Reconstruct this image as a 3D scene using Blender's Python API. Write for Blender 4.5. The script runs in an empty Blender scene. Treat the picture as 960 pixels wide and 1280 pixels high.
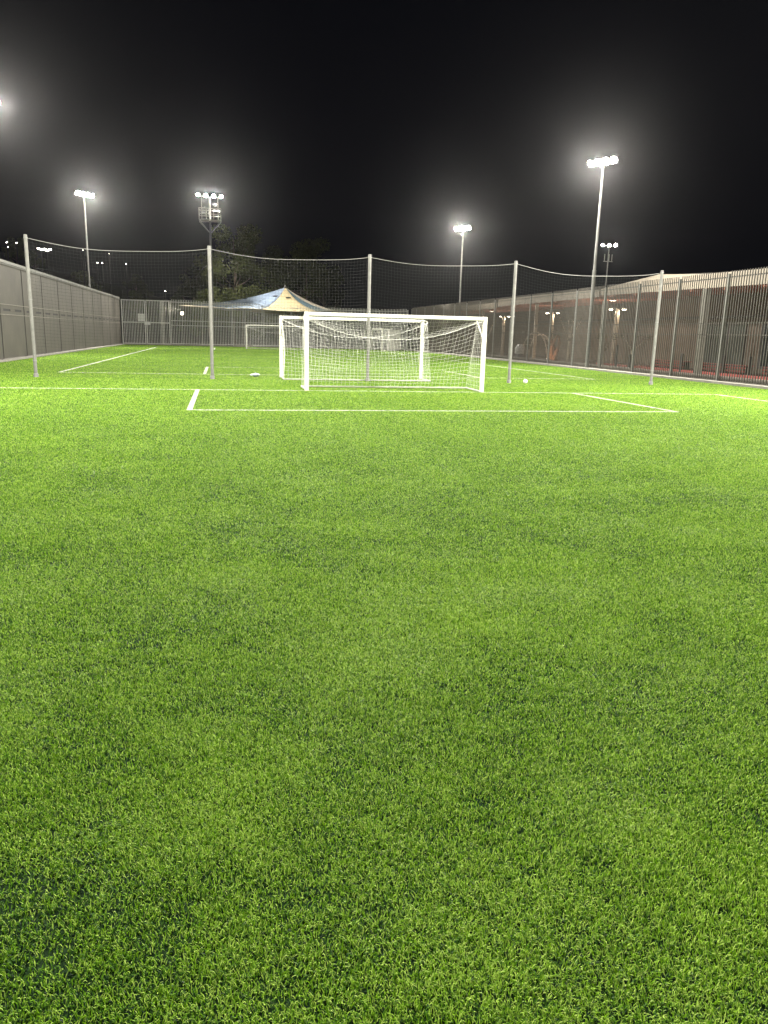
import bpy, math, random
import numpy as np
from mathutils import Vector, Matrix

random.seed(7)
RNG = np.random.default_rng(11)
SC = bpy.context.scene
COL = SC.collection
PI = math.pi

# ------------------------------------------------------------------ helpers
def tag(o, label=None, cat=None, group=None, kind=None):
    if label: o['label'] = label
    if cat: o['category'] = cat
    if group: o['group'] = group
    if kind: o['kind'] = kind
    return o

def empty(name, loc=(0, 0, 0), rz=0.0):
    o = bpy.data.objects.new(name, None)
    o.empty_display_size = 0.3
    o.location = loc
    o.rotation_euler = (0, 0, rz)
    COL.objects.link(o)
    return o

def copy_tree(o, parent=None):
    c = o.copy()
    COL.objects.link(c)
    if parent is not None:
        c.parent = parent
    for ch in list(o.children):
        copy_tree(ch, c)
    return c

class MB:
    """collects faces and links them as one mesh object"""
    def __init__(s):
        s.v = []; s.f = []
    def add(s, vs, fs):
        b = len(s.v)
        s.v.extend([tuple(x) for x in vs])
        s.f.extend([tuple(i + b for i in f) for f in fs])
    def box(s, x0, x1, y0, y1, z0, z1):
        vs = [(x0,y0,z0),(x1,y0,z0),(x1,y1,z0),(x0,y1,z0),(x0,y0,z1),(x1,y0,z1),(x1,y1,z1),(x0,y1,z1)]
        s.add(vs, [(0,3,2,1),(4,5,6,7),(0,1,5,4),(1,2,6,5),(2,3,7,6),(3,0,4,7)])
    def bar(s, a, b, w, d, up=(0, 0, 1)):
        """rectangular bar from a to b, w across, d along up"""
        a = Vector(a); b = Vector(b); t = (b - a).normalized()
        u = Vector(up)
        if abs(t.dot(u)) > .98: u = Vector((1, 0, 0))
        r = t.cross(u).normalized(); u = r.cross(t).normalized()
        vs = []
        for p in (a, b):
            for sx, sy in ((-1,-1),(1,-1),(1,1),(-1,1)):
                vs.append(p + r*(sx*w/2) + u*(sy*d/2))
        s.add(vs, [(0,1,2,3),(7,6,5,4),(0,4,5,1),(1,5,6,2),(2,6,7,3),(3,7,4,0)])
    def tube(s, pts, rad, n=6, caps=True):
        pts = [Vector(p) for p in pts]
        m = len(pts)
        if not hasattr(rad, '__len__'): rad = [rad] * m
        vs = []; prev = None
        for i, p in enumerate(pts):
            t = (pts[min(i+1, m-1)] - pts[max(i-1, 0)]).normalized()
            if prev is None:
                u = Vector((0,0,1)) if abs(t.z) < .9 else Vector((1,0,0))
            else:
                u = prev
            r = t.cross(u)
            if r.length < 1e-6: r = t.cross(Vector((0,1,0)))
            r.normalize(); u = r.cross(t).normalized(); prev = u
            for k in range(n):
                a = 2*PI*(k + .5)/n
                vs.append(p + r*(math.cos(a)*rad[i]) + u*(math.sin(a)*rad[i]))
        fs = []
        for i in range(m-1):
            for k in range(n):
                k2 = (k+1) % n
                fs.append((i*n+k, i*n+k2, (i+1)*n+k2, (i+1)*n+k))
        if caps:
            fs.append(tuple(range(n))[::-1]); fs.append(tuple((m-1)*n + k for k in range(n)))
        s.add(vs, fs)
    def lathe(s, prof, n=16, c=(0,0,0)):
        vs = []
        for r, z in prof:
            for k in range(n):
                a = 2*PI*k/n
                vs.append((c[0]+r*math.cos(a), c[1]+r*math.sin(a), c[2]+z))
        fs = []
        for i in range(len(prof)-1):
            for k in range(n):
                k2 = (k+1) % n
                fs.append((i*n+k, i*n+k2, (i+1)*n+k2, (i+1)*n+k))
        fs.append(tuple(range(n))[::-1]); fs.append(tuple((len(prof)-1)*n+k for k in range(n)))
        s.add(vs, fs)
    def build(s, name, mat, parent=None, smooth=False, bevel=0):
        me = bpy.data.meshes.new(name)
        me.from_pydata(s.v, [], s.f)
        me.update()
        if mat: me.materials.append(mat)
        if smooth:
            for p in me.polygons: p.use_smooth = True
        o = bpy.data.objects.new(name, me)
        COL.objects.link(o)
        if parent is not None: o.parent = parent
        if bevel:
            md = o.modifiers.new('edge', 'BEVEL'); md.width = bevel; md.segments = 2; md.limit_method = 'ANGLE'
        return o

def fast_mesh(name, verts, loops, starts, mat, parent=None, tone=None):
    me = bpy.data.meshes.new(name)
    me.vertices.add(len(verts)); me.loops.add(len(loops)); me.polygons.add(len(starts))
    me.vertices.foreach_set('co', np.asarray(verts, np.float32).ravel())
    me.loops.foreach_set('vertex_index', np.asarray(loops, np.int32))
    me.polygons.foreach_set('loop_start', np.asarray(starts, np.int32))
    me.update(calc_edges=True)
    if tone is not None:
        at = me.attributes.new('tone', 'FLOAT', 'POINT')
        at.data.foreach_set('value', np.asarray(tone, np.float32))
    me.materials.append(mat)
    o = bpy.data.objects.new(name, me)
    COL.objects.link(o)
    if parent is not None: o.parent = parent
    return o

# ------------------------------------------------------------------ materials
def mat(name, col, rough=.6, metal=0.0, noise=0.0, nscale=4.0, bump=0.0, spec=.5, col2=None, detail=5):
    m = bpy.data.materials.new(name); m.use_nodes = True
    nt = m.node_tree; b = nt.nodes['Principled BSDF']
    b.inputs['Base Color'].default_value = (*col, 1)
    b.inputs['Roughness'].default_value = rough
    b.inputs['Metallic'].default_value = metal
    b.inputs['Specular IOR Level'].default_value = spec
    if noise or bump or col2:
        tc = nt.nodes.new('ShaderNodeTexCoord')
        nz = nt.nodes.new('ShaderNodeTexNoise'); nz.inputs['Scale'].default_value = nscale
        nz.inputs['Detail'].default_value = detail; nz.inputs['Roughness'].default_value = .65
        nt.links.new(tc.outputs['Object'], nz.inputs['Vector'])
        rp = nt.nodes.new('ShaderNodeValToRGB')
        rp.color_ramp.elements[0].position = .3; rp.color_ramp.elements[1].position = .7
        c2 = col2 or tuple(min(1, c*(1+noise)) for c in col)
        c1 = col if col2 else tuple(c*(1-noise) for c in col)
        rp.color_ramp.elements[0].color = (*c1, 1); rp.color_ramp.elements[1].color = (*c2, 1)
        nt.links.new(nz.outputs['Fac'], rp.inputs['Fac'])
        nt.links.new(rp.outputs['Color'], b.inputs['Base Color'])
        if bump:
            bp = nt.nodes.new('ShaderNodeBump'); bp.inputs['Strength'].default_value = bump
            bp.inputs['Distance'].default_value = .02
            nt.links.new(nz.outputs['Fac'], bp.inputs['Height'])
            nt.links.new(bp.outputs['Normal'], b.inputs['Normal'])
    return m

def emat(name, col, strength):
    m = bpy.data.materials.new(name); m.use_nodes = True
    nt = m.node_tree; b = nt.nodes['Principled BSDF']
    b.inputs['Base Color'].default_value = (.8, .8, .8, 1)
    b.inputs['Emission Color'].default_value = (*col, 1)
    b.inputs['Emission Strength'].default_value = strength
    return m

def blade_mat(name, stops, transl, rough=.45, spec=.4):
    m = bpy.data.materials.new(name); m.use_nodes = True
    nt = m.node_tree; b = nt.nodes['Principled BSDF']; out = nt.nodes['Material Output']
    at = nt.nodes.new('ShaderNodeAttribute'); at.attribute_name = 'tone'
    rp = nt.nodes.new('ShaderNodeValToRGB')
    el = rp.color_ramp.elements
    el[0].position = stops[0][0]; el[0].color = (*stops[0][1], 1)
    el[1].position = stops[-1][0]; el[1].color = (*stops[-1][1], 1)
    for p, c in stops[1:-1]:
        e = el.new(p); e.color = (*c, 1)
    nt.links.new(at.outputs['Fac'], rp.inputs['Fac'])
    nt.links.new(rp.outputs['Color'], b.inputs['Base Color'])
    b.inputs['Roughness'].default_value = rough
    b.inputs['Specular IOR Level'].default_value = spec
    tr = nt.nodes.new('ShaderNodeBsdfTranslucent')
    nt.links.new(rp.outputs['Color'], tr.inputs['Color'])
    mx = nt.nodes.new('ShaderNodeMixShader'); mx.inputs[0].default_value = transl
    nt.links.new(b.outputs[0], mx.inputs[1]); nt.links.new(tr.outputs[0], mx.inputs[2])
    nt.links.new(mx.outputs[0], out.inputs['Surface'])
    return m

M = {}
M['turf_base'] = mat('turf base', (.008, .020, .009), .95, noise=.35, nscale=2.2, bump=.6, spec=.08, col2=(.014, .036, .009))
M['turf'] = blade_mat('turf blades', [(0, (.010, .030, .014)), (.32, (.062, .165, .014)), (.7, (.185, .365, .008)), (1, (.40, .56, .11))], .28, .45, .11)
M['turf_white'] = blade_mat('white turf blades', [(0, (.30, .32, .24)), (.5, (.48, .49, .40)), (1, (.62, .62, .54))], .2)
M['line_base'] = mat('line base', (.42, .43, .36), .8, noise=.15, nscale=20)
M['earth'] = mat('earth', (.05, .045, .035), .95, noise=.4, nscale=.3)
M['paving'] = mat('paving', (.16, .15, .14), .85, noise=.25, nscale=1.5, bump=.2)
M['rubber'] = mat('red rubber', (.17, .032, .028), .8, noise=.25, nscale=3.0, bump=.2)
M['bench_red'] = mat('red bench paint', (.27, .05, .042), .5, noise=.2, nscale=6)
M['concrete'] = mat('concrete', (.22, .21, .18), .85, noise=.22, nscale=3.5, bump=.3)
M['galv'] = mat('galvanised steel', (.165, .165, .15), .5, .2, noise=.18, nscale=9, bump=.05)
M['galv_dull'] = mat('dull steel', (.20, .20, .19), .55, .25, noise=.2, nscale=6, bump=.05)
M['mast'] = mat('mast steel', (.13, .13, .12), .55, .2, noise=.18, nscale=6)
M['fence_grey'] = mat('grey fence paint', (.09, .083, .07), .5, .1, noise=.15, nscale=8)
M['fence_pale'] = mat('pale fence paint', (.66, .66, .63), .5, .0, noise=.12, nscale=8)
M['panel'] = mat('grey panel', (.054, .048, .037), .62, .1, noise=.28, nscale=.6, bump=.12)
M['seam'] = mat('dark seam', (.02, .02, .02), .8)
M['white_paint'] = mat('white goal paint', (.60, .595, .52), .4, noise=.05, nscale=7)
M['dull_white'] = mat('scuffed white paint', (.36, .37, .31), .6, noise=.3, nscale=9)
M['cord'] = mat('white net cord', (.80, .80, .74), .7)
M['net_dark'] = mat('dark barrier net', (.045, .047, .045), .7)
M['rope'] = mat('net rope', (.26, .26, .24), .7)
M['sail_cream'] = mat('cream canvas', (.64, .53, .31), .75, noise=.08, nscale=2)
M['sail_blue'] = mat('blue canvas', (.27, .35, .48), .75, noise=.1, nscale=2)
M['sail_teal'] = mat('dark teal canvas', (.09, .15, .18), .75, noise=.1, nscale=2)
M['sail_white'] = mat('white canvas', (.58, .52, .42), .75, noise=.06, nscale=2)
M['roof'] = mat('roof metal', (.34, .31, .27), .6, .1, noise=.15, nscale=1.5)
M['fascia'] = mat('beige fascia', (.26, .22, .165), .65, noise=.12, nscale=1.4)
M['soffit'] = mat('brown soffit', (.50, .20, .14), .7, noise=.2, nscale=1.2)
M['wall_brown'] = mat('brown render', (.13, .10, .078), .85, noise=.2, nscale=1.2, bump=.2)
M['wall_green'] = mat('dark green panel', (.022, .034, .026), .6, noise=.25, nscale=1.0)
M['frame_dark'] = mat('dark frame', (.03, .03, .03), .5)
M['glass'] = mat('dark glass', (.02, .025, .03), .08, spec=.6)
M['bark'] = mat('bark', (.16, .12, .09), .9, noise=.4, nscale=9, bump=.6)
M['bark_pale'] = mat('pale bark', (.36, .31, .24), .85, noise=.35, nscale=9, bump=.5)
M['bark_warm'] = mat('reddish bark', (.34, .19, .12), .85, noise=.4, nscale=8, bump=.5)
M['hoop'] = mat('pale hoop paint', (.55, .47, .37), .5, noise=.1)
M['leaf'] = blade_mat('leaves', [(0, (.022, .032, .012)), (.5, (.045, .06, .02)), (1, (.085, .095, .035))], .25, .6, .25)
M['leaf_lit'] = blade_mat('lamp lit leaves', [(0, (.045, .06, .018)), (.5, (.10, .125, .036)), (1, (.17, .19, .07))], .25, .6, .25)  # leaf tones lightened to stand in for lamp spill
M['lens'] = emat('flood lens', (1, .93, .78), 1500)
M['lens_far'] = emat('far lens', (1, .93, .8), 70)
M['lens_warm'] = emat('warm lamp lens', (1, .86, .66), 14)
M['lens_hill'] = emat('hill lamp lens', (1, .93, .80), 60)
M['housing'] = mat('lamp housing', (.25, .25, .25), .5, .3)
M['white_sheet'] = mat('white sheet', (.78, .78, .76), .5, noise=.05)
M['ink'] = mat('grey print', (.25, .25, .27), .6)
M['pale_box'] = mat('pale cabinet paint', (.62, .60, .55), .5, noise=.08, nscale=4)
M['bin_grey'] = mat('grey plastic', (.22, .22, .23), .5, noise=.1)
M['bag'] = mat('thin pale plastic', (.42, .50, .50), .25, noise=.2, nscale=30, bump=.5)

# ------------------------------------------------------------------ camera
H = 1.5885
pitch, yaw, roll, F = .2280, .2088, .0247, .9574
cy_, sy_, cp_, sp_ = math.cos(yaw), math.sin(yaw), math.cos(pitch), math.sin(pitch)
fwd = Vector((sy_*cp_, cy_*cp_, -sp_)); rt = Vector((cy_, -sy_, 0)); up = rt.cross(fwd)
c_, s_ = math.cos(roll), math.sin(roll)
r2 = rt*c_ + up*s_; u2 = up*c_ - rt*s_
cam_d = bpy.data.cameras.new('camera'); cam = bpy.data.objects.new('camera', cam_d); COL.objects.link(cam)
cam.matrix_world = Matrix(((r2.x, u2.x, -fwd.x, 0), (r2.y, u2.y, -fwd.y, 0), (r2.z, u2.z, -fwd.z, H), (0, 0, 0, 1)))
cam_d.sensor_fit = 'VERTICAL'; cam_d.sensor_height = 36; cam_d.lens = 36*F*1000/1280
cam_d.clip_start = .05; cam_d.clip_end = 2000
SC.camera = cam

# ------------------------------------------------------------------ layout constants
XL, HL = -9.68, 4.43          # left panel wall
XR, HR = 19.49, 4.19          # right bar fence
YF = 80.6                     # far fence
TX0, TX1, TY0, TY1 = -9.35, 18.95, -22.0, 80.0

# ------------------------------------------------------------------ ground
g = MB(); g.add([(-300,-60,-.03),(300,-60,-.03),(300,440,-.03),(-300,440,-.03)], [(0,1,2,3)])
tag(g.build('ground', M['earth']), kind='structure')
g = MB(); g.add([(TX0,TY0,0),(TX1,TY0,0),(TX1,TY1,0),(TX0,TY1,0)], [(0,1,2,3)])
tag(g.build('pitch', M['turf_base']), kind='structure')
g = MB(); g.add([(19.3,-20,0.0),(60,-20,0.0),(60,95,0.0),(19.3,95,0.0)], [(0,1,2,3)])
tag(g.build('paving', M['paving']), kind='structure')
g = MB(); g.add([(23.2,16,.004),(27.4,16,.004),(27.4,47,.004),(23.2,47,.004)], [(0,1,2,3)])
tag(g.build('red_playground_surface', M['rubber']), kind='structure')
g = MB(); g.box(18.95, 19.28, 6, 80, -.02, .10)
tag(g.build('kerb', M['concrete'], bevel=.012), kind='structure')
g = MB(); g.box(19.62, 19.85, 6, 80, -.02, .27)
tag(g.build('kerb', M['concrete'], bevel=.015), kind='structure')
g = MB(); g.box(-9.6, -9.35, -20, 80, -.02, .09)
tag(g.build('kerb', M['concrete'], bevel=.012), kind='structure')
g = MB(); g.box(-9.35, 19.2, 80.0, 80.35, -.02, .10)
tag(g.build('kerb', M['concrete'], bevel=.012), kind='structure')

# ------------------------------------------------------------------ pitch lines (rectangles)
W = .11
def rect_lines(x0, x1, y0, y1, sides='lrbt', w=W):
    r = []
    if 'b' in sides: r.append((x0-w/2, x1+w/2, y0-w/2, y0+w/2))
    if 't' in sides: r.append((x0-w/2, x1+w/2, y1-w/2, y1+w/2))
    lo = y0 + (w/2 if 'b' in sides else 0); hi = y1 - (w/2 if 't' in sides else 0)
    if 'l' in sides: r.append((x0-w/2, x0+w/2, lo, hi))
    if 'r' in sides: r.append((x1-w/2, x1+w/2, lo, hi))
    return r
NEAR = rect_lines(-5.66, 15.03, -21.5, 21.55, 'lrt') + rect_lines(-.68, 10.24, 16.0, 21.55-W/2, 'lrb')
FAR = rect_lines(-5.66, 14.8, 29.25, 72.6, 'lrbt') + rect_lines(-.66, 10.0, 29.25+W/2, 34.95, 'lrt') + rect_lines(-.66, 10.0, 66.9, 72.6-W/2, 'lrb')
for nm, rects in (('pitch_line', NEAR), ('pitch_line', FAR)):
    g = MB()
    for (a, b, c, d) in rects:
        g.add([(a,c,.004),(b,c,.004),(b,d,.004),(a,d,.004)], [(0,1,2,3)])
    tag(g.build(nm, M['line_base']), kind='structure')

# ------------------------------------------------------------------ turf blades
def vnoise(x, y, scale, seed):
    x = x*scale; y = y*scale
    xi = np.floor(x).astype(np.int64); yi = np.floor(y).astype(np.int64)
    fx = x-xi; fy = y-yi; fx = fx*fx*(3-2*fx); fy = fy*fy*(3-2*fy)
    def hsh(a, b):
        n = (a*374761393 + b*668265263 + seed*974711) & 0xffffffff
        n = ((n ^ (n >> 13))*1274126177) & 0xffffffff
        return ((n ^ (n >> 16)) & 0xffff)/65535.0
    return (hsh(xi,yi)*(1-fx)+hsh(xi+1,yi)*fx)*(1-fy) + (hsh(xi,yi+1)*(1-fx)+hsh(xi+1,yi+1)*fx)*fy

def sample_turf():
    xs = []; ys = []
    edges = np.concatenate([[-.6, .4], np.geomspace(.8, 79.9, 90)])
    for y0, y1 in zip(edges[:-1], edges[1:]):
        ym = max((y0+y1)/2, .2)
        D2 = ym*ym + H*H
        rho = min(60000.0, 118000.0/(D2/4.4)**.74)
        xa = max(TX0, -.30*ym-1.3); xb = min(TX1, .86*ym+1.7)
        n = int(rho*(xb-xa)*(y1-y0))
        xs.append(RNG.uniform(xa, xb, n)); ys.append(RNG.uniform(y0, y1, n))
    return np.concatenate(xs), np.concatenate(ys)

bx, by = sample_turf()
in_line = np.zeros(len(bx), bool)
for (a, b, c, d) in NEAR + FAR:
    in_line |= (bx > a-.006) & (bx < b+.006) & (by > c-.006) & (by < d+.006)

def make_blades(name, x, y, material, white):
    n = len(x)
    D = np.sqrt(x*x*.5 + y*y + H*H)
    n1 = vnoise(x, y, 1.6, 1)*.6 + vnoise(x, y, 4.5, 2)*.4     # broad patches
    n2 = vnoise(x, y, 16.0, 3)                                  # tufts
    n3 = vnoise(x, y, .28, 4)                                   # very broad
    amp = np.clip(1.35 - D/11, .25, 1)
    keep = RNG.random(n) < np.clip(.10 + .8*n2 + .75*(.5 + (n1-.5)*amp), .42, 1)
    if white: keep[:] = True
    x, y, D, n1, n2, n3, amp = [a[keep] for a in (x, y, D, n1, n2, n3, amp)]
    n = len(x)
    w = np.minimum(.0026*np.maximum(D/2.1, 1)**.56, .03)*RNG.uniform(.75, 1.25, n)
    L = (.0125 + .0095*RNG.random(n))*(.80 + .26*n1 + .2*n2)
    # flow of the lay varies slowly; each blade scatters about it
    ang0 = 2*PI*(vnoise(x, y, .9, 5)*.9 + vnoise(x, y, 6.0, 6)*.55)
    ang = ang0 + RNG.normal(0, 2.4, n)
    lean = np.clip(.72 + .25*vnoise(x, y, 2.3, 8) + RNG.normal(0, .22, n), .08, 1.25)
    dx, dy = np.cos(ang), np.sin(ang)
    tw = ang + PI/2 + RNG.normal(0, .6, n)
    px, py = np.cos(tw), np.sin(tw)
    base = np.stack([x, y, np.zeros(n)], 1)
    dirv = np.stack([dx, dy, np.zeros(n)], 1)
    side = np.stack([px, py, np.zeros(n)], 1)*(w/2)[:, None]
    upv = np.array([0, 0, 1.0])
    mid = base + dirv*(L*.5*np.sin(lean*.55))[:, None] + upv*(L*.55*np.cos(lean*.55))[:, None]
    tip = mid + dirv*(L*.5*np.sin(lean*1.25))[:, None] + upv*(L*.5*np.cos(lean*1.25))[:, None]
    V = np.empty((n, 5, 3), np.float32)
    V[:, 0] = base - side; V[:, 1] = base + side
    V[:, 2] = mid + side*.9; V[:, 3] = mid - side*.9
    V[:, 4] = tip
    idx = np.arange(n)[:, None]*5
    loops = (np.array([[0,1,2,3,3,2,4]]) + idx).ravel()
    st = (np.array([[0,4]]) + np.arange(n)[:, None]*7).ravel()
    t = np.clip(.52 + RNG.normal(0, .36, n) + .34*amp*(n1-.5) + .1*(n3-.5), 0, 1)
    t = np.where(RNG.random(n) < .085, RNG.uniform(.85, 1, n), t)  # a share of blades coloured pale in place of lamp highlights
    tone = np.repeat(t, 5).reshape(n, 5)
    return fast_mesh(name, V.reshape(-1, 3), loops, st, material, tone=tone.ravel())

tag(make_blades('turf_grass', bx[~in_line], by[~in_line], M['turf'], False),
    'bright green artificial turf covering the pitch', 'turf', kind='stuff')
# white pile of the markings, a denser stand of the same fibres
wl = []
for (a, b, c, d) in NEAR + FAR:
    y0 = max(c, .5)
    if d <= y0: continue
    for ys0 in np.arange(y0, d, 1.5):
        ys1 = min(d, ys0+1.5); ym = (ys0+ys1)/2
        rho = min(90000, 1.4e6/(ym*ym+4))
        k = int(rho*(b-a)*(ys1-ys0)) + 1
        wl.append(np.stack([RNG.uniform(a, b, k), RNG.uniform(ys0, ys1, k)], 1))
wl = np.concatenate(wl)
wl = wl[(wl[:, 0] > -.34*wl[:, 1]-3) & (wl[:, 0] < .9*wl[:, 1]+3)]
tag(make_blades('white_turf_grass', wl[:, 0], wl[:, 1], M['turf_white'], True),
    'white turf fibres of the painted pitch markings', 'turf', kind='stuff')

# ------------------------------------------------------------------ goals
def net_mesh(grids, r):
    """tubes along the edges of several grids (each grid: 2D array of points)"""
    m = MB()
    for gr in grids:
        R_, C_ = len(gr), len(gr[0])
        for row in gr: m.tube(row, r, 3, False)
        for j in range(C_): m.tube([gr[i][j] for i in range(R_)], r, 3, False)
    return m

GW, GH, GD = 5.1, 2.08, 1.47
def make_goal():
    root = empty('football_goal')
    fr = .055
    m = MB(); m.box(-fr, fr, -fr, fr, 0, GH+fr); m.build('post', M['white_paint'], root, bevel=.018)
    m = MB(); m.box(GW-fr, GW+fr, -fr, fr, 0, GH+fr); m.build('post', M['white_paint'], root, bevel=.018)
    m = MB(); m.box(fr+.002, GW-fr-.002, -fr+.002, fr-.002, GH-fr, GH+fr-.003); m.build('crossbar', M['white_paint'], root, bevel=.018)
    m = MB(); m.box(.03, GW-.03, GD-.022, GD+.022, .012, .052); m.build('back_bar', M['dull_white'], root, bevel=.01)
    for x in (0, GW):
        m = MB(); m.box(x-.022, x+.022, fr+.002, GD+.022, .01, .05); m.build('ground_bar', M['dull_white'], root, bevel=.01)
        m = MB()
        m.tube([(x, fr, GH+.01), (x, .5, GH), (x, .74, GH-.04)], .017, 8)
        m.tube([(x, .74, GH-.04), (x, fr, 1.46)], .017, 8)
        m.build('net_bracket', M['white_paint'], root, smooth=True)
    # net: roof from crossbar to a sagging rope, then down to the back bar
    nc, n1, n2 = 42, 7, 15
    def sagz(s): return 2.0 - .55*(1-abs(2*s-1)**2.2)
    rnd = random.Random(3)
    grid = []
    for i in range(n1+1):
        t = i/n1; row = []
        for j in range(nc+1):
            s = j/nc
            z1 = sagz(s); y1 = .74 - .10*math.sin(PI*s)
            z = (GH-.02)*(1-t) + z1*t - .10*math.sin(PI*t)*(.4+.6*math.sin(PI*s))
            row.append((GW*s + rnd.uniform(-.012,.012), y1*t, z + rnd.uniform(-.012,.012)))
        grid.append(row)
    grid2 = [grid[-1]]
    for i in range(1, n2+1):
        t = i/n2; row = []
        for j in range(nc+1):
            s = j/nc
            z1 = sagz(s); y1 = .74 - .10*math.sin(PI*s)
            belly = .16*math.sin(PI*min(1, t*1.05))*(.35+.65*math.sin(PI*s))
            y = y1*(1-t) + (GD-.02)*t + belly*.8*t
            z = z1*(1-t) + .06*t
            row.append((GW*s + rnd.uniform(-.014,.014)*(1-t) + .03*math.sin(9*s+3*t), y, max(.03, z + rnd.uniform(-.014,.014))))
        grid2.append(row)
    sides = []
    for x, sg in ((0, 1), (GW, -1)):
        gr = []
        for i in range(17):
            t = i/16; z = (GH-.05)*(1-t) + .05*t
            yb = .74 + (GD-.74)*t
            row = []
            for j in range(11):
                u = j/10
                row.append((x + sg*.10*math.sin(PI*u)*math.sin(PI*t), .03 + (yb-.03)*u, z + (-.04*u*(1-t)) + rnd.uniform(-.01, .01)))
            gr.append(row)
        sides.append(gr)
    m = net_mesh([grid, grid2] + sides, .0022)
    m.tube(grid[-1], .007, 4, False)
    m.build('net', M['cord'], root)
    return root

goal = make_goal()
tag(goal, 'white football goal nearest the camera with sagging net', 'goal', 'white portable goals')
goal.location = (2.27, 21.5, 0); goal.rotation_euler.z = 0
def place(o, loc, rz, label):
    c = copy_tree(o); c.location = loc; c.rotation_euler = (0, 0, rz); c['label'] = label
    return c
place(goal, (7.13, 27.75, 0), PI - .01, 'white football goal facing away, back to back behind the nearest goal')
place(goal, (2.14, 71.4, 0), 0, 'small looking white goal on the far goal line under the tent')
place(goal, (15.0, 78.7, 0), -PI/2, 'white goal turned sideways by the far fence beside a pale cabinet')

# ------------------------------------------------------------------ ball-stop net on poles
PX = [(-5.79, 26.3, 4.28), (-.34, 26.3, 4.2), (4.86, 26.2, 4.15), (9.95, 26.1, 4.15), (15.53, 26.15, 4.06)]
PL = ['grey steel net pole standing nearest the left panel wall', 'grey net pole in line below the basket floodlight',
      'grey net pole showing through the net of the nearest goal', 'grey net pole just right of the nearest goal',
      'grey net pole nearest the right bar fence']
for k, (x, y, h) in enumerate(PX):
    root = empty('net_pole', (x, y, 0)); tag(root, PL[k], 'pole', 'poles carrying the ball stop net')
    m = MB(); m.lathe([(.054, 0), (.054, h-.02), (.048, h)], 14); m.build('pole', M['galv'], root, smooth=False)
    m = MB(); m.lathe([(.075, 0.0), (.075, .10), (.056, .12)], 14); m.build('ground_sleeve', M['galv_dull'], root)
    for z in (h-.10, h*.55, .5):
        m = MB(); m.lathe([(.062, z), (.066, z+.012), (.062, z+.03)], 12); m.build('collar', M['galv_dull'], root)
root = empty('ball_stop_net', (PX[0][0], 26.2, 0))
tag(root, 'fine dark ball stop net hanging between five steel poles', 'net')
mn = MB(); mr = MB()
ox, oy = PX[0][0], 26.2
for k in range(4):
    (xa, ya, ha), (xb, yb, hb) = PX[k], PX[k+1]
    nn = int(round((xb-xa)/.105)); nz = 40
    sag = [.27, .24, .20, .30][k]
    def P(i, j):
        s = i/nn
        top = (ha-.09)*(1-s) + (hb-.09)*s - sag*4*s*(1-s)*(.9+.1*math.sin(7*s))
        t = j/nz
        yy = ya*(1-s) + yb*s + .07*math.sin(PI*s)*math.sin(PI*t+.4) + .015*math.sin(11*s+5*t)
        return (xa + (xb-xa)*s - ox + .012*math.sin(17*t+3*s), yy - oy, .03 + (top-.03)*t)
    e = .06
    for i in range(nn+1): mn.tube([P(i, j) for j in range(0, nz+1, 4)], .0018, 3, False)
    for j in range(0, nz+1): mn.tube([P(i, j) for i in range(0, nn+1, 2)], .0018, 3, False)
    mr.tube([P(i, nz) for i in range(0, nn+1, 2)], .008, 5, False)
mn.build('net_mesh', M['net_dark'], root)
mr.build('top_rope', M['rope'], root)

# ------------------------------------------------------------------ left panel wall
root = empty('panel_fence', (XL, 0, 0))
tag(root, 'tall grey panel fence with dark seams along the left side', 'fence')
BAY = 4.35
ys = [37.95 + BAY*k for k in range(-14, 10)] + [80.5]
for a, b in zip(ys[:-1], ys[1:]):
    m = MB()
    m.box(-.03, .03, a+.085, b-.085, .10, 2.21)
    m.box(-.03, .03, a+.085, b-.085, 2.31, HL-.12)
    m.build('panel', M['panel'], root)
for yy in ys:
    m = MB(); m.box(-.05, .012, yy-.083, yy+.083, 0, HL-.125); m.build('post', M['seam'], root)
m = MB(); m.box(-.07, .06, ys[0], ys[-1], HL-.10, HL+.03); m.box(-.05, .09, ys[0], ys[-1], HL-.17, HL-.135)
m.build('top_cap', M['galv'], root)
for z in (2.50, 2.05):
    m = MB(); m.box(.040, .062, ys[0], ys[-1], z-.014, z+.014); m.build('rail', M['concrete'], root)
for a, b in zip(ys[:-1], ys[1:]):
    for p, q in ((a+.55, a+(b-a)*.40), (a+(b-a)*.60, b-.55)):
        m = MB(); m.box(-.025, .022, p, q, 2.211, 2.309); m.build('slot', M['seam'], root)
for a, b in zip(ys[:-1], ys[1:]):
    for p, q in ((a+.084, a+.55), (a+(b-a)*.40, a+(b-a)*.60), (b-.55, b-.084)):
        m = MB(); m.box(-.02, .034, p, q, 2.213, 2.307); m.build('slot_plate', M['panel'], root)

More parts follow.
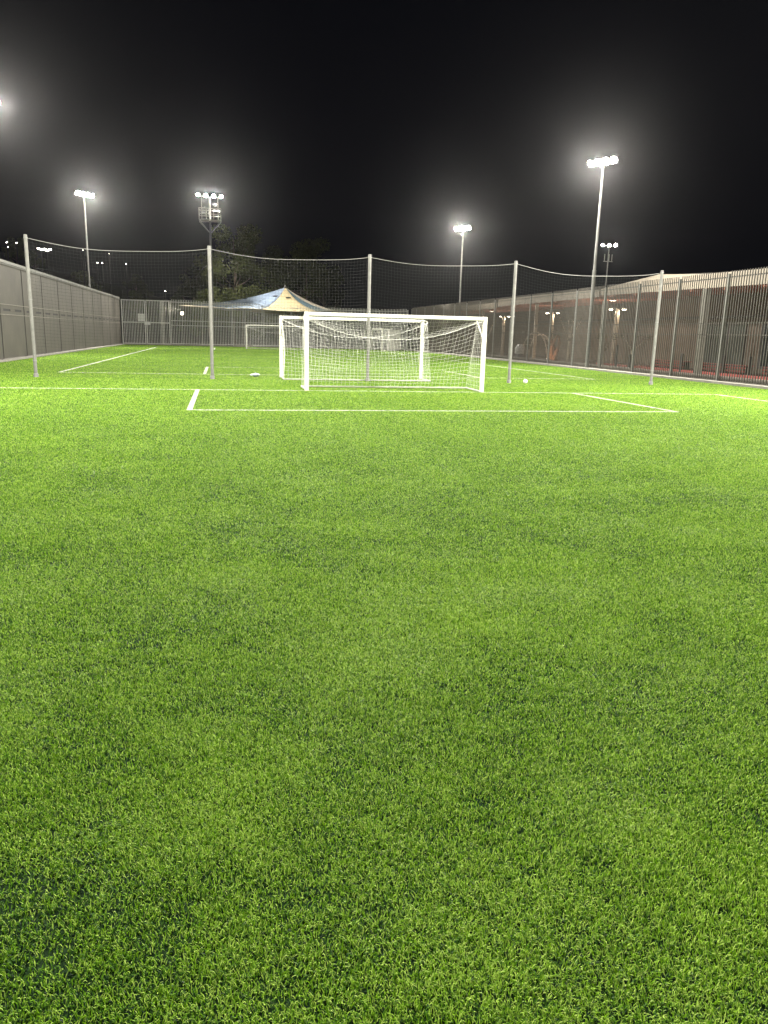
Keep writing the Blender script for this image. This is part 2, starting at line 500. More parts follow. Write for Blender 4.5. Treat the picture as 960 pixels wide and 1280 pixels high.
# ------------------------------------------------------------------ bar fences
def bar_fence(name, label, p0, along, length, hfun, bay, mats, pitch_, rails, post_w=.075, first=0.0, tip=.13, base=.12, bar=(.028, .034)):
    """p0 start, along 'x' or 'y'; rails given as heights below which they run level"""
    root = empty(name, (p0[0], p0[1], 0)); tag(root, label, 'fence')
    def B(m, a, b, c, d, z0, z1):
        if along == 'y': m.box(c, d, a, b, z0, z1)
        else: m.box(a, b, c, d, z0, z1)
    posts = [first]
    while posts[-1] + bay < length: posts.append(posts[-1] + bay)
    if length - posts[-1] > .5: posts.append(length)
    for s in posts:
        m = MB(); B(m, s-post_w/2, s+post_w/2, -.04, .04, 0, hfun(s)); B(m, s-post_w/2-.008, s+post_w/2+.008, -.048, .048, hfun(s), hfun(s)+.025)
        B(m, s-.09, s+.09, -.09, .09, 0.0, .03)
        m.build('post', mats[0], root)
    for a, b in zip(posts[:-1], posts[1:]):
        m = MB(); n = int(round((b-a)/pitch_))
        for i in range(1, n):
            s = a + (b-a)*i/n; h = hfun(s)
            B(m, s-bar[0]/2, s+bar[0]/2, -bar[1]/2, bar[1]/2, base, h+tip)
        m.build('bar_panel', mats[1], root)
        for z in rails:
            m = MB()
            za, zb = (hfun(a)-.1, hfun(b)-.1) if z == 'top' else (z, z)
            lo, hi = a+post_w/2+.002, b-post_w/2-.002
            if along == 'y': m.bar((.032, lo, za), (.032, hi, zb), .034, .05)
            else: m.bar((lo, -.032, za), (hi, -.032, zb), .034, .05)
            m.build('rail', mats[2], root)
    return root

bar_fence('bar_fence', 'tall grey vertical bar fence along the right side', (XR, 8.0), 'y', 72.4, lambda s: HR, 3.36,
          (M['galv'], M['fence_grey'], M['fence_grey']), .15, (.18, 1.89, 2.34, 'top'), first=.12-.37+.0+.0)
def hfar(s):
    x = -4.9 + s
    return float(np.interp(x, [-5, 0, 4, 9.8, 16, 19.6], [4.28, 4.22, 4.12, 3.98, 3.99, 4.1]))
bar_fence('bar_fence', 'pale vertical bar fence across the far end below the tent', (-4.9, YF), 'x', 24.3, hfar, 3.0,
          (M['fence_pale'], M['fence_pale'], M['fence_pale']), .155, (.18, 1.95, 2.40, 'top'), bar=(.045, .03))
# gate at the far left corner
root = empty('bar_gate', (-9.6, YF, 0)); tag(root, 'double bar gate in the far left corner beside the panel fence', 'gate')
for a, b in ((0.05, 2.28), (2.36, 4.6)):
    m = MB()
    m.box(a, a+.09, -.04, .04, .05, 4.3); m.box(b-.09, b, -.04, .04, .05, 4.3)
    m.box(a+.092, b-.092, -.035, .035, 4.2, 4.29); m.box(a+.092, b-.092, -.035, .035, 2.10, 2.20); m.box(a+.092, b-.092, -.035, .035, .08, .17)
    n = 14
    for i in range(1, n):
        x = a + .09 + (b-a-.18)*i/n
        m.box(x-.022, x+.022, -.014, .014, .172, 2.098); m.box(x-.022, x+.022, -.014, .014, 2.202, 4.198)
    leaf = m.build('gate_leaf', M['fence_pale'], root)
    m = MB(); hx = b-.16 if a < 1 else a+.10
    m.box(hx, hx+.06, -.09, -.042, 1.25, 1.5); m.build('handle', M['galv'], leaf)
def sign(loc, w, h, label):
    r = empty('sign', loc); tag(r, label, 'sign')
    m = MB(); m.box(-w/2, w/2, -.012, .012, 0, h); m.build('board', M['white_sheet'], r)
    return r
sign((-7.72, YF-.055, 2.25), .62, .72, 'square white sign on the left gate leaf')
sign((-7.16, YF-.055, 1.93), .55, .30, 'low wide white sign on the gate beside the larger square one')

# ------------------------------------------------------------------ floodlight masts
FLOOD_COL = (1.0, .955, .86)
def spot(parent, loc, target, power, angle=172, radius=.3, blend=.7, col=FLOOD_COL):
    ld = bpy.data.lights.new('flood', 'SPOT'); ld.energy = power; ld.spot_size = math.radians(angle); ld.spot_blend = blend
    ld.shadow_soft_size = radius; ld.color = col
    lo = bpy.data.objects.new('flood', ld); COL.objects.link(lo)
    wl_ = parent.location
    d = Vector(target) - (wl_ + Vector(loc))
    lo.parent = parent; lo.location = loc
    lo.rotation_euler = d.to_track_quat('-Z', 'Y').to_euler()
    return lo

def mast(x, y, h, label, tx, ty, power, joint=None, nheads=4, lens='lens', r0=.095, r1=.052, width=1.65, tilt=38):
    root = empty('floodlight_mast', (x, y, 0)); tag(root, label, 'floodlight', 'floodlight masts round the pitches')
    j = joint or h*.42
    m = MB(); m.lathe([(.19, 0), (.19, .03), (r0, .04), (r0, j), (r0*.9, j+.03)], 12); m.build('base_section', M['mast'], root)
    m = MB(); m.lathe([(r0*.78, j+.031), (r1, h-.05)], 12); m.build('pole', M['mast'], root)
    d = Vector((tx-x, ty-y, 0)).normalized(); s = Vector((-d.y, d.x, 0))
    m = MB(); m.bar(s*(-width/2)+Vector((0,0,h)), s*(width/2)+Vector((0,0,h)), .08, .08); m.build('crossarm', M['galv_dull'], root)
    for k in range(nheads):
        u = (k/(nheads-1)-.5)*(width-.35)
        a = math.radians(tilt)
        n = d*math.cos(a) - Vector((0,0,1))*math.sin(a)           # facing
        upn = s.cross(n); 
        if upn.z < 0: upn = -upn
        c = s*u + Vector((0, 0, h+.10)) + d*.12
        n = (n + s*(.16*(k-(nheads-1)/2)) + Vector((0,0,1))*(.10*((k*7) % 3 - 1))).normalized()
        m = MB(); m.tube([c - n*.24, c - n*.16, c - n*.02, c], [.07, .13, .19, .195], 14); f = m.build('floodlight', M['housing'], root)
        m = MB(); m.tube([c + n*.002, c + n*.012], [.17, .165], 14); m.build('lens', M[lens], f)
    spot(root, Vector((0, 0, h-.12)) + d*.62, (tx, ty, 0), power)
    return root
P0 = 23500
mast(-10.1, 66.0, 11.35, 'slim floodlight mast rising behind the far part of the left panel fence', 3, 54, P0)
mast(19.15, 38.8, 10.25, 'tall grey floodlight mast standing in line with the right bar fence', 8.0, 32, P0, joint=5.1)
mast(20.3, 66.2, 10.4, 'floodlight mast rising above the far roof right of the goals', 7, 56, P0)
mast(-10.9, 43.3, 11.95, 'floodlight mast behind the left panel fence, cut off by the picture edge', 1.0, 36, P0)
# masts further along the near pitch, lighting the foreground
mast(20.2, 15.5, 10.4, 'floodlight mast beside the near pitch outside the picture on the right', 7.0, 13, P0*2.4)
mast(-10.1, 16.0, 11.0, 'floodlight mast beside the near pitch outside the picture on the left', 2.5, 13, P0*1.4)
mast(20.2, -15.0, 10.4, 'floodlight mast behind the camera on the right side', 8.0, -6, P0*.06)
mast(-10.1, -15.0, 11.0, 'floodlight mast behind the camera on the left side', 1.0, -6, P0*.06)
# far mast with its maintenance basket
root = mast(-.93, 86.0, 14.9, 'floodlight mast with a railed maintenance basket under its lamps', 3, 60, P0*1.0, joint=9.0, width=2.7, r0=.13, r1=.09)
m = MB()
zb = 12.6; hw = 1.1
for sx in (-1, 1):
    for sy in (-1, 1): m.tube([(0, 0, zb-1.25), (sx*hw, sy*hw*.7, zb-.04)], .04, 6)
m.box(-hw, hw, -hw*.7, hw*.7, zb-.04, zb+.03)
m.build('basket_floor', M['galv'], root)
m = MB()
for z in (zb+.55, zb+1.1):
    for sy in (-1, 1): m.bar((-hw, sy*hw*.7, z), (hw, sy*hw*.7, z), .05, .05)
    for sx in (-1, 1): m.bar((sx*hw, -hw*.7, z), (sx*hw, hw*.7, z), .05, .05)
for sx in (-1, -.33, .33, 1):
    for sy in (-1, 1): m.bar((sx*hw, sy*hw*.7, zb+.03), (sx*hw, sy*hw*.7, zb+1.12), .05, .05)
for sx in (-.75, .75): m.bar((sx*hw, 0, zb+.03), (sx*hw, 0, 14.95), .05, .05)
m.build('basket_rail', M['galv'], root)
# extra head and spot, added facing back to brighten the trees
c = Vector((.55, .35, 14.2)); n = Vector((.25, .9, -.35)).normalized()
m = MB(); m.tube([c - n*.2, c - n*.02, c], [.1, .18, .185], 14); f = m.build('floodlight', M['housing'], root)
m = MB(); m.tube([c + n*.002, c + n*.012], [.16, .155], 14); m.build('lens', M['lens_far'], f)
spot(root, c + n*.15, (2.6, 96, 4), 9000, angle=70)  # added spill aimed at the low bushy tree
# neighbouring ground
root = mast(38.4, 75.0, 10.75, 'distant floodlight seen close to the right of the tall grey mast', 30, 60, 4000, nheads=3, lens='lens_far', width=1.6)
m = MB(); m.bar((-.5, 0, 9.3), (.5, 0, 9.3), .06, .06)
for x in (-.4, .1, .4): m.bar((x, 0, 9.35), (x, 0, 10.0), .06, .06)
m.build('bracket', M['galv'], root)

# ------------------------------------------------------------------ tensile tent beyond the far fence
TC = Vector((6.85, 87.0))
root = empty('sail_tent', (TC.x, TC.y, 0)); tag(root, 'peaked fabric tent with blue and cream panels beyond the far fence', 'tent')
ZP, ZE = 6.28, 3.72
def Rt(a):      # radius by azimuth (degrees, 0 = towards the camera, positive to the right)
    r = 7.0 + .45*math.cos(math.radians(4*a))
    def bump(c, w, h): 
        d = (a-c+180) % 360 - 180
        return h*max(0, 1-abs(d)/w)**2
    return r + bump(-88, 15, 5.0) + bump(100, 30, .8)
def tpt(a, u):
    R_ = Rt(a); x = math.sin(math.radians(a))*R_*u; y = -math.cos(math.radians(a))*R_*u
    ze = ZE + .5*max(0, 1-abs(((a+88+180) % 360)-180)/26) - .12*math.cos(math.radians(4*a))
    z = ze + (ZP-ze)*(1-u)**1.55*(1 - .10*math.sin(PI*u))
    return (x, y, z)
secs = [(-90, -25, 'sail_blue'), (-25, 24, 'sail_cream'), (24, 45, 'sail_teal'), (45, 98, 'sail_white'), (98, 160, 'sail_blue'), (160, 215, 'sail_cream'), (215, 270, 'sail_blue')]
for a0, a1, mk in secs:
    m = MB(); na, nu = 10, 12
    vs = [tpt(a0 + (a1-a0)*i/na, .01 + .99*j/nu) for i in range(na+1) for j in range(nu+1)]
    m.add(vs, [(i*(nu+1)+j, (i+1)*(nu+1)+j, (i+1)*(nu+1)+j+1, i*(nu+1)+j+1) for i in range(na) for j in range(nu)])
    o = m.build('canvas_panel', M[mk], root, smooth=True)
    sd = o.modifiers.new('thick', 'SOLIDIFY'); sd.thickness = .012
m = MB(); m.tube([tpt(a, 1.0) for a in range(-90, 271, 5)], .035, 6, False); m.build('rim', M['sail_white'], root)
m = MB(); m.lathe([(.16, ZP-.12), (.16, ZP+.05), (.05, ZP+.22)], 10); m.build('peak_cap', M['galv'], root)
m = MB(); m.lathe([(.09, 0), (.08, ZP-.12)], 10); m.build('centre_pole', M['galv'], root)
for a in (-45, 0, 45, 100, 180, 240):
    p = tpt(a, .985); m = MB(); m.lathe([(.11, 0), (.09, p[2]-.02)], 10, (p[0], p[1], 0)); m.build('column', M['galv_dull'], root)
p = tpt(-88, 1.0)
m = MB(); m.lathe([(.24, 0), (.24, 4.0), (.18, 4.25)], 14, (p[0]-.2, p[1]-5.4, 0)); m.build('column', M['galv_dull'], root)
for a, u, w in ((-42, .25, 10), (4, .27, 8)):   # vents
    m = MB(); pts = [tpt(a-w, u), tpt(a+w, u), tpt(a+w*.8, u+.03), tpt(a-w*.8, u+.03)]
    m.add([(x*1.01, y*1.01-.03, z+.05) for x, y, z in pts], [(0,1,2,3)]); o = m.build('vent', M['seam'], root)
    sd = o.modifiers.new('thick', 'SOLIDIFY'); sd.thickness = .02

# ------------------------------------------------------------------ trees
def leaf_cloud(centres, radii, per, size, rng, flat=.75):
    V = []; T = []
    for (c, r) in zip(centres, radii):
        n = int(per*r*r)
        d = rng.normal(0, 1, (n, 3)); d /= np.linalg.norm(d, axis=1)[:, None]
        rr = r*np.cbrt(rng.uniform(.12, 1, n))*rng.uniform(.85, 1.12, n)
        p = np.array(c) + d*rr[:, None]*np.array([1, 1, flat])
        a = rng.normal(0, 1, (n, 3)); a /= np.linalg.norm(a, axis=1)[:, None]
        b = np.cross(a, rng.normal(0, 1, (n, 3))); b /= np.linalg.norm(b, axis=1)[:, None]
        s = size*rng.uniform(.6, 1.3, n)[:, None]
        V.append(np.stack([p-a*s, p+b*s*.45, p+a*s, p-b*s*.45], 1))
        tone0 = rng.uniform(.2, .8)
        T.append(np.repeat(np.clip(tone0 + rng.normal(0, .18, n), 0, 1), 4))
    V = np.concatenate(V); n = len(V)
    return V.reshape(-1, 3), np.arange(n*4), np.arange(n)*4, np.concatenate(T)

def make_tree(name, h, spread, seed, leafmat, label, group, bark='bark', per=150, size=.2, low=.28, trunk_r=.18):
    rng = np.random.default_rng(seed); rd = random.Random(seed)
    root = empty(name); tag(root, label, 'tree', group)
    m = MB(); th = h*low
    bend = [(rd.uniform(-.15,.15), rd.uniform(-.15,.15)) for _ in range(4)]
    tp = [(0,0,0), (bend[0][0], bend[0][1], th*.5), (bend[1][0], bend[1][1], th), (bend[1][0]*2, bend[1][1]*2, h*.62), (bend[2][0]*3, bend[2][1]*3, h*.88)]
    m.tube(tp, [trunk_r*1.25, trunk_r, trunk_r*.85, trunk_r*.45, trunk_r*.12], 8)
    cs, rs = [], []
    for k in range(11):
        a = 2*PI*k/11*2.4 + rd.uniform(-.4,.4)
        z0 = h*rd.uniform(low*.9, .68); L = spread*rd.uniform(.55, 1.0)*(1.12 - .55*(z0/h))
        e = (math.cos(a)*L, math.sin(a)*L, z0 + h*rd.uniform(.08, .26))
        mid = (e[0]*.5, e[1]*.5, z0 + (e[2]-z0)*.35)
        m.tube([(bend[1][0], bend[1][1], z0), mid, e], [trunk_r*.5, trunk_r*.3, trunk_r*.08], 6)
        for q in range(3):
            t = rd.uniform(.55, 1.1)
            cs.append((e[0]*t + rd.uniform(-.5,.5), e[1]*t + rd.uniform(-.5,.5), e[2] + rd.uniform(-.8,.9)))
            rs.append(spread*rd.uniform(.16, .34))
    for q in range(6):
        cs.append((rd.uniform(-.35,.35)*spread, rd.uniform(-.35,.35)*spread, h*rd.uniform(.72, .93))); rs.append(spread*rd.uniform(.18,.32))
    m.build('trunk', M[bark], root, smooth=True)
    v, l, s, t = leaf_cloud(cs, rs, per, size, rng)
    fast_mesh('crown', v, l, s, M[leafmat], root, t)
    return root

GT = 'trees behind the far fence'
tA = make_tree('tree', 14.5, 4.6, 1, 'leaf_lit', 'tall tree with leaves coloured as if lamp lit standing left behind the sail tent', GT, size=.17, per=190)
tA.location = (1.6, 101, 0)
tB = make_tree('tree', 12.5, 4.0, 5, 'leaf', 'tall dark tree behind the peak of the sail tent', GT, size=.17, per=180)
tB.location = (7.2, 104, 0)
tC = make_tree('tree', 7.2, 3.4, 9, 'leaf_lit', 'low bushy tree lit olive green left of the tent peak', GT, low=.12, size=.15, per=230, trunk_r=.12)
tC.location = (2.6, 96, 0)
def tcopy(src, loc, rz, sc, label, group=GT):
    c = copy_tree(src); c.location = loc; c.rotation_euler = (0, 0, rz); c.scale = (sc, sc, sc*random.uniform(.92, 1.08)); c['label'] = label; c['group'] = group
    return c
tcopy(tA, (10.8, 103, 0), 2.0, .98, 'dark leafy tree rising right of the tent peak')
tcopy(tB, (13.6, 106, 0), 1.0, .85, 'shorter dark tree at the right end of the row behind the tent')
tcopy(tC, (-1.4, 98, 0), 1.3, .95, 'low bushy tree below the basket floodlight')
tcopy(tC, (6.3, 97, 0), 2.6, .9, 'low bushy tree directly behind the tent peak')
tcopy(tB, (-3.2, 107, 0), 4.0, .8, 'dark tree left of the basket floodlight pole')

def hill(x, y):
    def sm(t): t = max(0, min(1, t)); return t*t*(3-2*t)
    return 13*sm((y-112)/110)*sm((18-x)/75) + 5*sm((y-150)/120)
g = MB(); NX, NY = 60, 40
vs = [(-240+480*i/NX, 108+300*j/NY, hill(-240+480*i/NX, 108+300*j/NY) - .06) for i in range(NX+1) for j in range(NY+1)]
g.add(vs, [(i*(NY+1)+j, (i+1)*(NY+1)+j, (i+1)*(NY+1)+j+1, i*(NY+1)+j+1) for i in range(NX) for j in range(NY)])
tag(g.build('hillside', M['earth'], smooth=True), kind='structure')
rd = random.Random(21)
for k in range(34):
    y = rd.uniform(134, 205); r = rd.uniform(-.30, .12); x = r*y
    tcopy((tA, tB, tC)[k % 3], (x, y, hill(x, y)-.2), rd.uniform(0, 6), rd.uniform(.42, .68), 'dark leafy tree within the wooded hillside beyond the far fence', 'trees on the dark hillside')
t_ = tcopy(tB, (-14.2, 52.5, 0), .7, .5, 'small green tree peeping over the left panel fence at the picture edge', 'trees behind the panel fence')

# ------------------------------------------------------------------ lamps on the hillside
HP = [(-.2405, .0945), (-.2300, .0945), (-.2400, .0890), (-.2035, .0880), (-.1975, .0875), (-.1425, .0760), (-.1370, .0760), (-.1580, .0895), (-.1290, .0865), (-.1100, .0760), (-.0660, .0460)]
HLb = ['left of two white lamps level on the hillside by the picture edge', 'second white lamp on the hillside from the picture edge', 'lamp just below the left pair on the hillside',
       'brightest hillside lamp, just right of the first net pole', 'hillside lamp touching the brightest one', 'left of a close pair of lamps by the slim mast', 'right of a close pair of lamps by the slim mast',
       'faint hillside lamp high above the close pair', 'faint lamp just under the net rope right of the slim mast', 'white lamp on the hillside right of the slim mast', 'lowest hillside lamp above the far left gate']
for k, (rx, rz_) in enumerate(HP):
    Y = 122 + (k*5) % 9
    x = rx*Y; z = H + rz_*Y; b = hill(x, Y)
    r = empty('hillside_lamp', (x, Y, b-.1)); tag(r, HLb[k], 'lamp', 'lamps on the far hillside')
    hh = z-b
    m = MB(); m.lathe([(.07, 0), (.04, hh-.1)], 8); m.build('pole', M['frame_dark'], r)
    big = k in (3, 4)
    s = .17 if big else (.045 if k in (7, 8) else .075)
    m = MB(); m.box(-s*1.6, s*1.6, -.12, .12, hh-.08, hh+.04); hd = m.build('lamp_head', M['housing'], r)
    m = MB(); m.lathe([(s*.3, hh-.08-s*.8), (s*.9, hh-.08-s*.4), (s, hh-.085)], 10); m.build('lens', M['lens_hill'], hd)
    if big:
        for dx in (-.75, .75): 
            m = MB(); m.lathe([(s*.3, hh-.08-s*.8), (s*.9, hh-.08-s*.4), (s, hh-.085)], 10, (dx*.55, 0, .15)); m.build('lens', M['lens_hill'], hd)

# ------------------------------------------------------------------ right side: canopies, building, playground
def canopy(name, label, prof, x0, x1, zb0, zb1, cols):
    """prof: list of (y, ztop) along the eave; soffit bottom heights zb0..zb1 at the two ends"""
    root = empty(name, (x0, prof[0][0], 0)); tag(root, label, 'canopy', 'canopy roofs along the right fence')
    y00 = prof[0][0]; y0, y1 = prof[0][0], prof[-1][0]
    zb = lambda y: zb0 + (zb1-zb0)*(y-y0)/(y1-y0)
    P = [(y-y00, z) for y, z in prof]; w = x1-x0
    m = MB()      # roof skin
    for (ya, za), (yb, zb_) in zip(P[:-1], P[1:]):
        m.add([(.02,ya,za),(w,ya,za+.5),(w,yb,zb_+.5),(.02,yb,zb_), (.02,ya,za-.06),(w,ya,za+.44),(w,yb,zb_+.44),(.02,yb,zb_-.06)],
              [(0,1,2,3),(7,6,5,4),(0,3,7,4),(1,5,6,2),(0,4,5,1),(2,6,7,3)])
    m.build('roof', M['roof'], root)
    m = MB()      # fascia board along the eave
    for (ya, za), (yb, zb_) in zip(P[:-1], P[1:]):
        a0, b0 = zb(ya+y00), zb(yb+y00)
        m.add([(-.05,ya,a0),(-.05,yb,b0),(-.05,yb,zb_+.03),(-.05,ya,za+.03),(.015,ya,a0),(.015,yb,b0),(.015,yb,zb_+.03),(.015,ya,za+.03)],
              [(0,3,2,1),(4,5,6,7),(3,7,6,2),(0,1,5,4),(0,4,7,3),(1,2,6,5)])
    m.build('fascia', M['fascia'], root)
    m = MB(); a0, b0 = zb(y0)+.04, zb(y1)+.04
    m.add([(.02,0,a0),(w,0,a0+.25),(w,y1-y0,b0+.25),(.02,y1-y0,b0),(.02,0,a0+.05),(w,0,a0+.30),(w,y1-y0,b0+.30),(.02,y1-y0,b0+.05)],
          [(0,3,2,1),(4,5,6,7),(0,1,5,4),(1,2,6,5),(2,3,7,6),(3,0,4,7)])
    m.build('soffit', M['soffit'], root)
    m = MB()      # joists under the soffit
    yy = 1.2
    while yy < y1-y0:
        zz = zb(yy+y00)+.03
        m.bar((.05, yy, zz-.05), (w-.1, yy, zz+.20), .10, .16); yy += 2.6
    m.build('joist', M['soffit'], root)
    for (cx, cyy) in cols:
        h = zb(cyy)-.02
        m = MB(); m.box(cx-x0-.10, cx-x0+.10, cyy-y00-.10, cyy-y00+.10, 0, h); m.build('column', M['hoop'], root, bevel=.01)
    return root
canopy('canopy', 'nearest canopy with broad beige fascia and reddish brown soffit', [(15, 4.42), (28, 4.56), (33.2, 4.62), (37.2, 4.88), (43.4, 4.46)], 22.0, 28.4, 3.85, 4.12, [(22.4, 20), (22.4, 27.5)])
canopy('canopy', 'middle canopy behind the bar fence right of the goals', [(43.6, 4.44), (52, 4.52), (61.0, 4.50)], 22.0, 28.4, 4.05, 4.0, [(22.4, 54)])
canopy('canopy', 'farthest canopy, low roof meeting the far fence', [(61.3, 4.30), (70, 4.32), (82, 4.36), (90, 4.28)], 22.0, 28.4, 3.86, 3.90, [(22.4, 66), (22.4, 78), (22.4, 89)])
root = empty('school_building', (28.6, 14, 0)); tag(root, 'long brown building with dark green panels under the canopies', 'building')
m = MB(); m.box(0, 7, 0, 78, 0, 4.7); m.build('wall', M['wall_brown'], root)
m = MB(); m.box(-.2, 7.2, -.2, 78.2, 4.7, 4.95); m.build('roof', M['roof'], root)
for k in range(5):
    y = 1.2 + k*5.9
    f = MB(); f.box(-.05, -.004, y, y+4.6, .25, 2.75); o = f.build('window', M['frame_dark'], root)
    g = MB()
    for q in range(3): g.box(-.062, -.052, y+.1+q*1.5, y+1.45+q*1.5, .4, 2.6)
    g.build('pane', M['wall_green'] if k % 3 else M['glass'], o)
m = MB(); m.box(-.35, -.006, 0, 78, 2.95, 3.1); m.build('beam', M['frame_dark'], root)

def square_column(x, y, h, w, label):
    r = empty('concrete_column', (x, y, 0)); tag(r, label, 'column', 'square columns in line with the bar fence')
    m = MB(); m.box(-w/2, w/2, -w/2, w/2, 0, h); m.build('shaft', M['concrete'], r, bevel=.012)
    m = MB(); m.box(-w/2-.04, w/2+.04, -w/2-.04, w/2+.04, 0, .12); m.build('foot', M['concrete'], r, bevel=.01)
    return r
square_column(20.05, 30.1, 3.78, .27, 'thick square concrete column behind the bar fence at the right')
square_column(20.05, 39.1, 3.6, .24, 'square concrete column close beside the tall grey mast')

# double headed lamp posts
def lamp_post(x, y, h, label, first=None):
    r = empty('double_lamp_post', (x, y, 0)); tag(r, label, 'lamp post', 'double lamp posts under the canopies')
    m = MB(); m.lathe([(.15, 0), (.13, h-.3), (.13, h-.12), (.05, h-.1), (.05, h)], 10); m.build('pole', M['hoop'], r)
    for s in (-1, 1):
        m = MB(); m.bar((0, 0, h-.05), (.3*s, -.28*s, h), .05, .05); m.build('arm', M['housing'], r)
        m = MB(); m.box(.3*s-.13, .3*s+.13, -.28*s-.13, -.28*s+.13, h-.02, h+.06); hd = m.build('lamp_head', M['housing'], r)
        m = MB(); m.lathe([(.09, -.09), (.13, -.05), (.13, -.022)], 10, (.3*s, -.28*s, h)); m.build('lens', M['lens_warm'], hd)
        ld = bpy.data.lights.new('lamp', 'POINT'); ld.energy = 130; ld.color = (1, .84, .62); ld.shadow_soft_size = .1
        lo = bpy.data.objects.new('lamp', ld); COL.objects.link(lo); lo.parent = r; lo.location = (.3*s, -.28*s, h-.18)
    return r
lamp_post(24.6, 46.2, 3.52, 'double headed lamp post right of the tall grey mast under the canopy')
lamp_post(24.6, 56.2, 3.50, 'double headed lamp post above the pale playground arch')
lamp_post(24.6, 66.6, 3.42, 'double headed lamp post just right of the nearest goal, farthest away')
r = empty('ceiling_lamp', (24.6, 46.9, 4.05)); tag(r, 'small lamp under the canopy soffit above the nearest lamp post', 'lamp', 'lamps under the canopies')
m = MB(); m.box(-.18, .18, -.1, .1, .0, .05); m.build('housing', M['housing'], r)
m = MB(); m.box(-.16, .16, -.08, .08, -.03, -.002); m.build('lens', M['lens_warm'], r)
r2_ = copy_tree(r); r2_.location = (24.6, 70.0, 3.90); r2_['label'] = 'small lamp under the farthest canopy right of the goals'

# playground: arch, forked trees, benches, bollards, bin
r = empty('climbing_arch', (23.4, 56.4, 0)); tag(r, 'pale double hoop climbing arch behind the bar fence', 'play equipment')
for dz, ry in ((0, 2.45), (.45, 2.1)):
    m = MB(); pts = [(dz, -math.cos(a)*ry, math.sin(a)**.8*(2.0 - dz*.3)) for a in np.linspace(.0, PI, 25)]
    m.tube(pts, .055, 8); m.build('hoop', M['hoop'], r, smooth=True)
m = MB()
for a in np.linspace(.5, PI-.5, 7):
    m.tube([(0, -math.cos(a)*2.45, math.sin(a)**.8*2.0), (.45, -math.cos(a)*2.1, math.sin(a)**.8*1.865)], .025, 6)
m.build('rung', M['hoop'], r)

def fork_tree(x, y, h, seed, label, bark, n=4, spread=.9, r0=.09):
    rd = random.Random(seed); root = empty('young_tree', (x, y, 0)); tag(root, label, 'tree', 'young trees in the playground')
    m = MB(); hz = h*.48
    m.tube([(0,0,0), (.05,.03,hz*.5), (0,.02,hz)], [r0*1.2, r0, r0*.9], 8)
    cs, rs = [], []
    for k in range(n):
        a = 2*PI*k/n + rd.uniform(-.4,.4); L = spread*rd.uniform(.7, 1.1)
        e = (math.cos(a)*L, math.sin(a)*L, h*rd.uniform(.85, 1.0))
        m.tube([(0,.02,hz*.96), (e[0]*.45, e[1]*.45, hz+(e[2]-hz)*.45), e], [r0*.75, r0*.5, r0*.25], 7)
        cs.append(e); rs.append(.28)
    m.build('trunk', M[bark], root, smooth=True)
    v, l, s, t = leaf_cloud(cs, rs, 420, .06, np.random.default_rng(seed))
    fast_mesh('crown', v, l, s, M['leaf'], root, t)
fork_tree(23.6, 50.8, 3.1, 4, 'slim pale tree with forking limbs left of the tall grey mast', 'bark_pale', 4, 1.0)
fork_tree(23.2, 41.4, 2.1, 8, 'short forked tree right of the concrete column by the mast', 'bark_pale', 3, .9, .07)
fork_tree(23.3, 45.0, 1.9, 12, 'short forked tree hidden partly by the tall grey mast', 'bark_pale', 3, .6, .07)
fork_tree(23.6, 68.0, 3.0, 15, 'slim pale tree right behind the far end of the nearest goal', 'bark_pale', 4, .9)
root = empty('olive_tree', (23.4, 52.7, 0)); tag(root, 'stout twisted tree trunk lit orange between arch and mast', 'tree')
m = MB()
for k in range(3):
    a0 = k*2.1; pts = [(.17*math.cos(a0+t*2.6)*(1+t*1.2), .17*math.sin(a0+t*2.6)*(1+t*1.2), .05+1.75*t) for t in np.linspace(0, 1, 10)]
    m.tube(pts, [.16*(1-.55*t) for t in np.linspace(0, 1, 10)], 8)
m.build('trunk', M['bark_warm'], root, smooth=True)
v, l, s, t = leaf_cloud([(.3,.2,1.9), (-.3,.1,1.95), (.1,-.35,1.85)], [.35,.35,.3], 420, .06, np.random.default_rng(77))
fast_mesh('crown', v, l, s, M['leaf'], root, t)
ld = bpy.data.lights.new('uplight', 'POINT'); ld.energy = 35; ld.color = (1, .6, .35); ld.shadow_soft_size = .08
r = empty('ground_lamp', (22.7, 52.2, 0)); tag(r, 'small ground lamp at the foot of the orange lit trunk', 'lamp')
lo = bpy.data.objects.new('uplight', ld); COL.objects.link(lo); lo.parent = r; lo.location = (0, 0, .35)
m = MB(); m.lathe([(.09, 0), (.09, .12), (.07, .15)], 10); m.build('housing', M['housing'], r)
m = MB(); m.lathe([(.06, .151), (.05, .17)], 10); m.build('lens', M['lens_warm'], r)

def bench(x, y, L, label, first=None):
    r = empty('red_bench', (x, y, 0)); tag(r, label, 'bench', 'red benches beyond the fence')
    m = MB(); 
    for q in range(3): m.box(-.22+q*.155, -.22+q*.155+.13, 0, L, .42, .47)
    m.build('seat', M['bench_red'], r)
    for z0, z1 in ((.10, .20), (.27, .37)):
        m = MB(); m.box(-.245, -.215, 0, L, z0, z1); m.build('front_rail', M['bench_red'], r)
    for yy in (.2, L/2, L-.2):
        m = MB(); m.box(-.2, .2, yy-.03, yy+.03, 0, .418); m.build('leg', M['frame_dark'], r)
bench(26.6, 24.5, 4.2, 'red slatted bench nearest the right edge of the picture')
bench(26.6, 30.0, 4.2, 'red slatted bench directly behind the thick concrete column')
bench(26.6, 35.5, 4.2, 'red slatted bench just left of the thick concrete column')
bench(26.6, 41.0, 3.6, 'red slatted bench farthest along, by the concrete column at the mast')
g = MB(); g.box(23.3, 23.5, 24, 46, .0, .16); tag(g.build('kerb', M['bench_red'], bevel=.01), kind='structure')
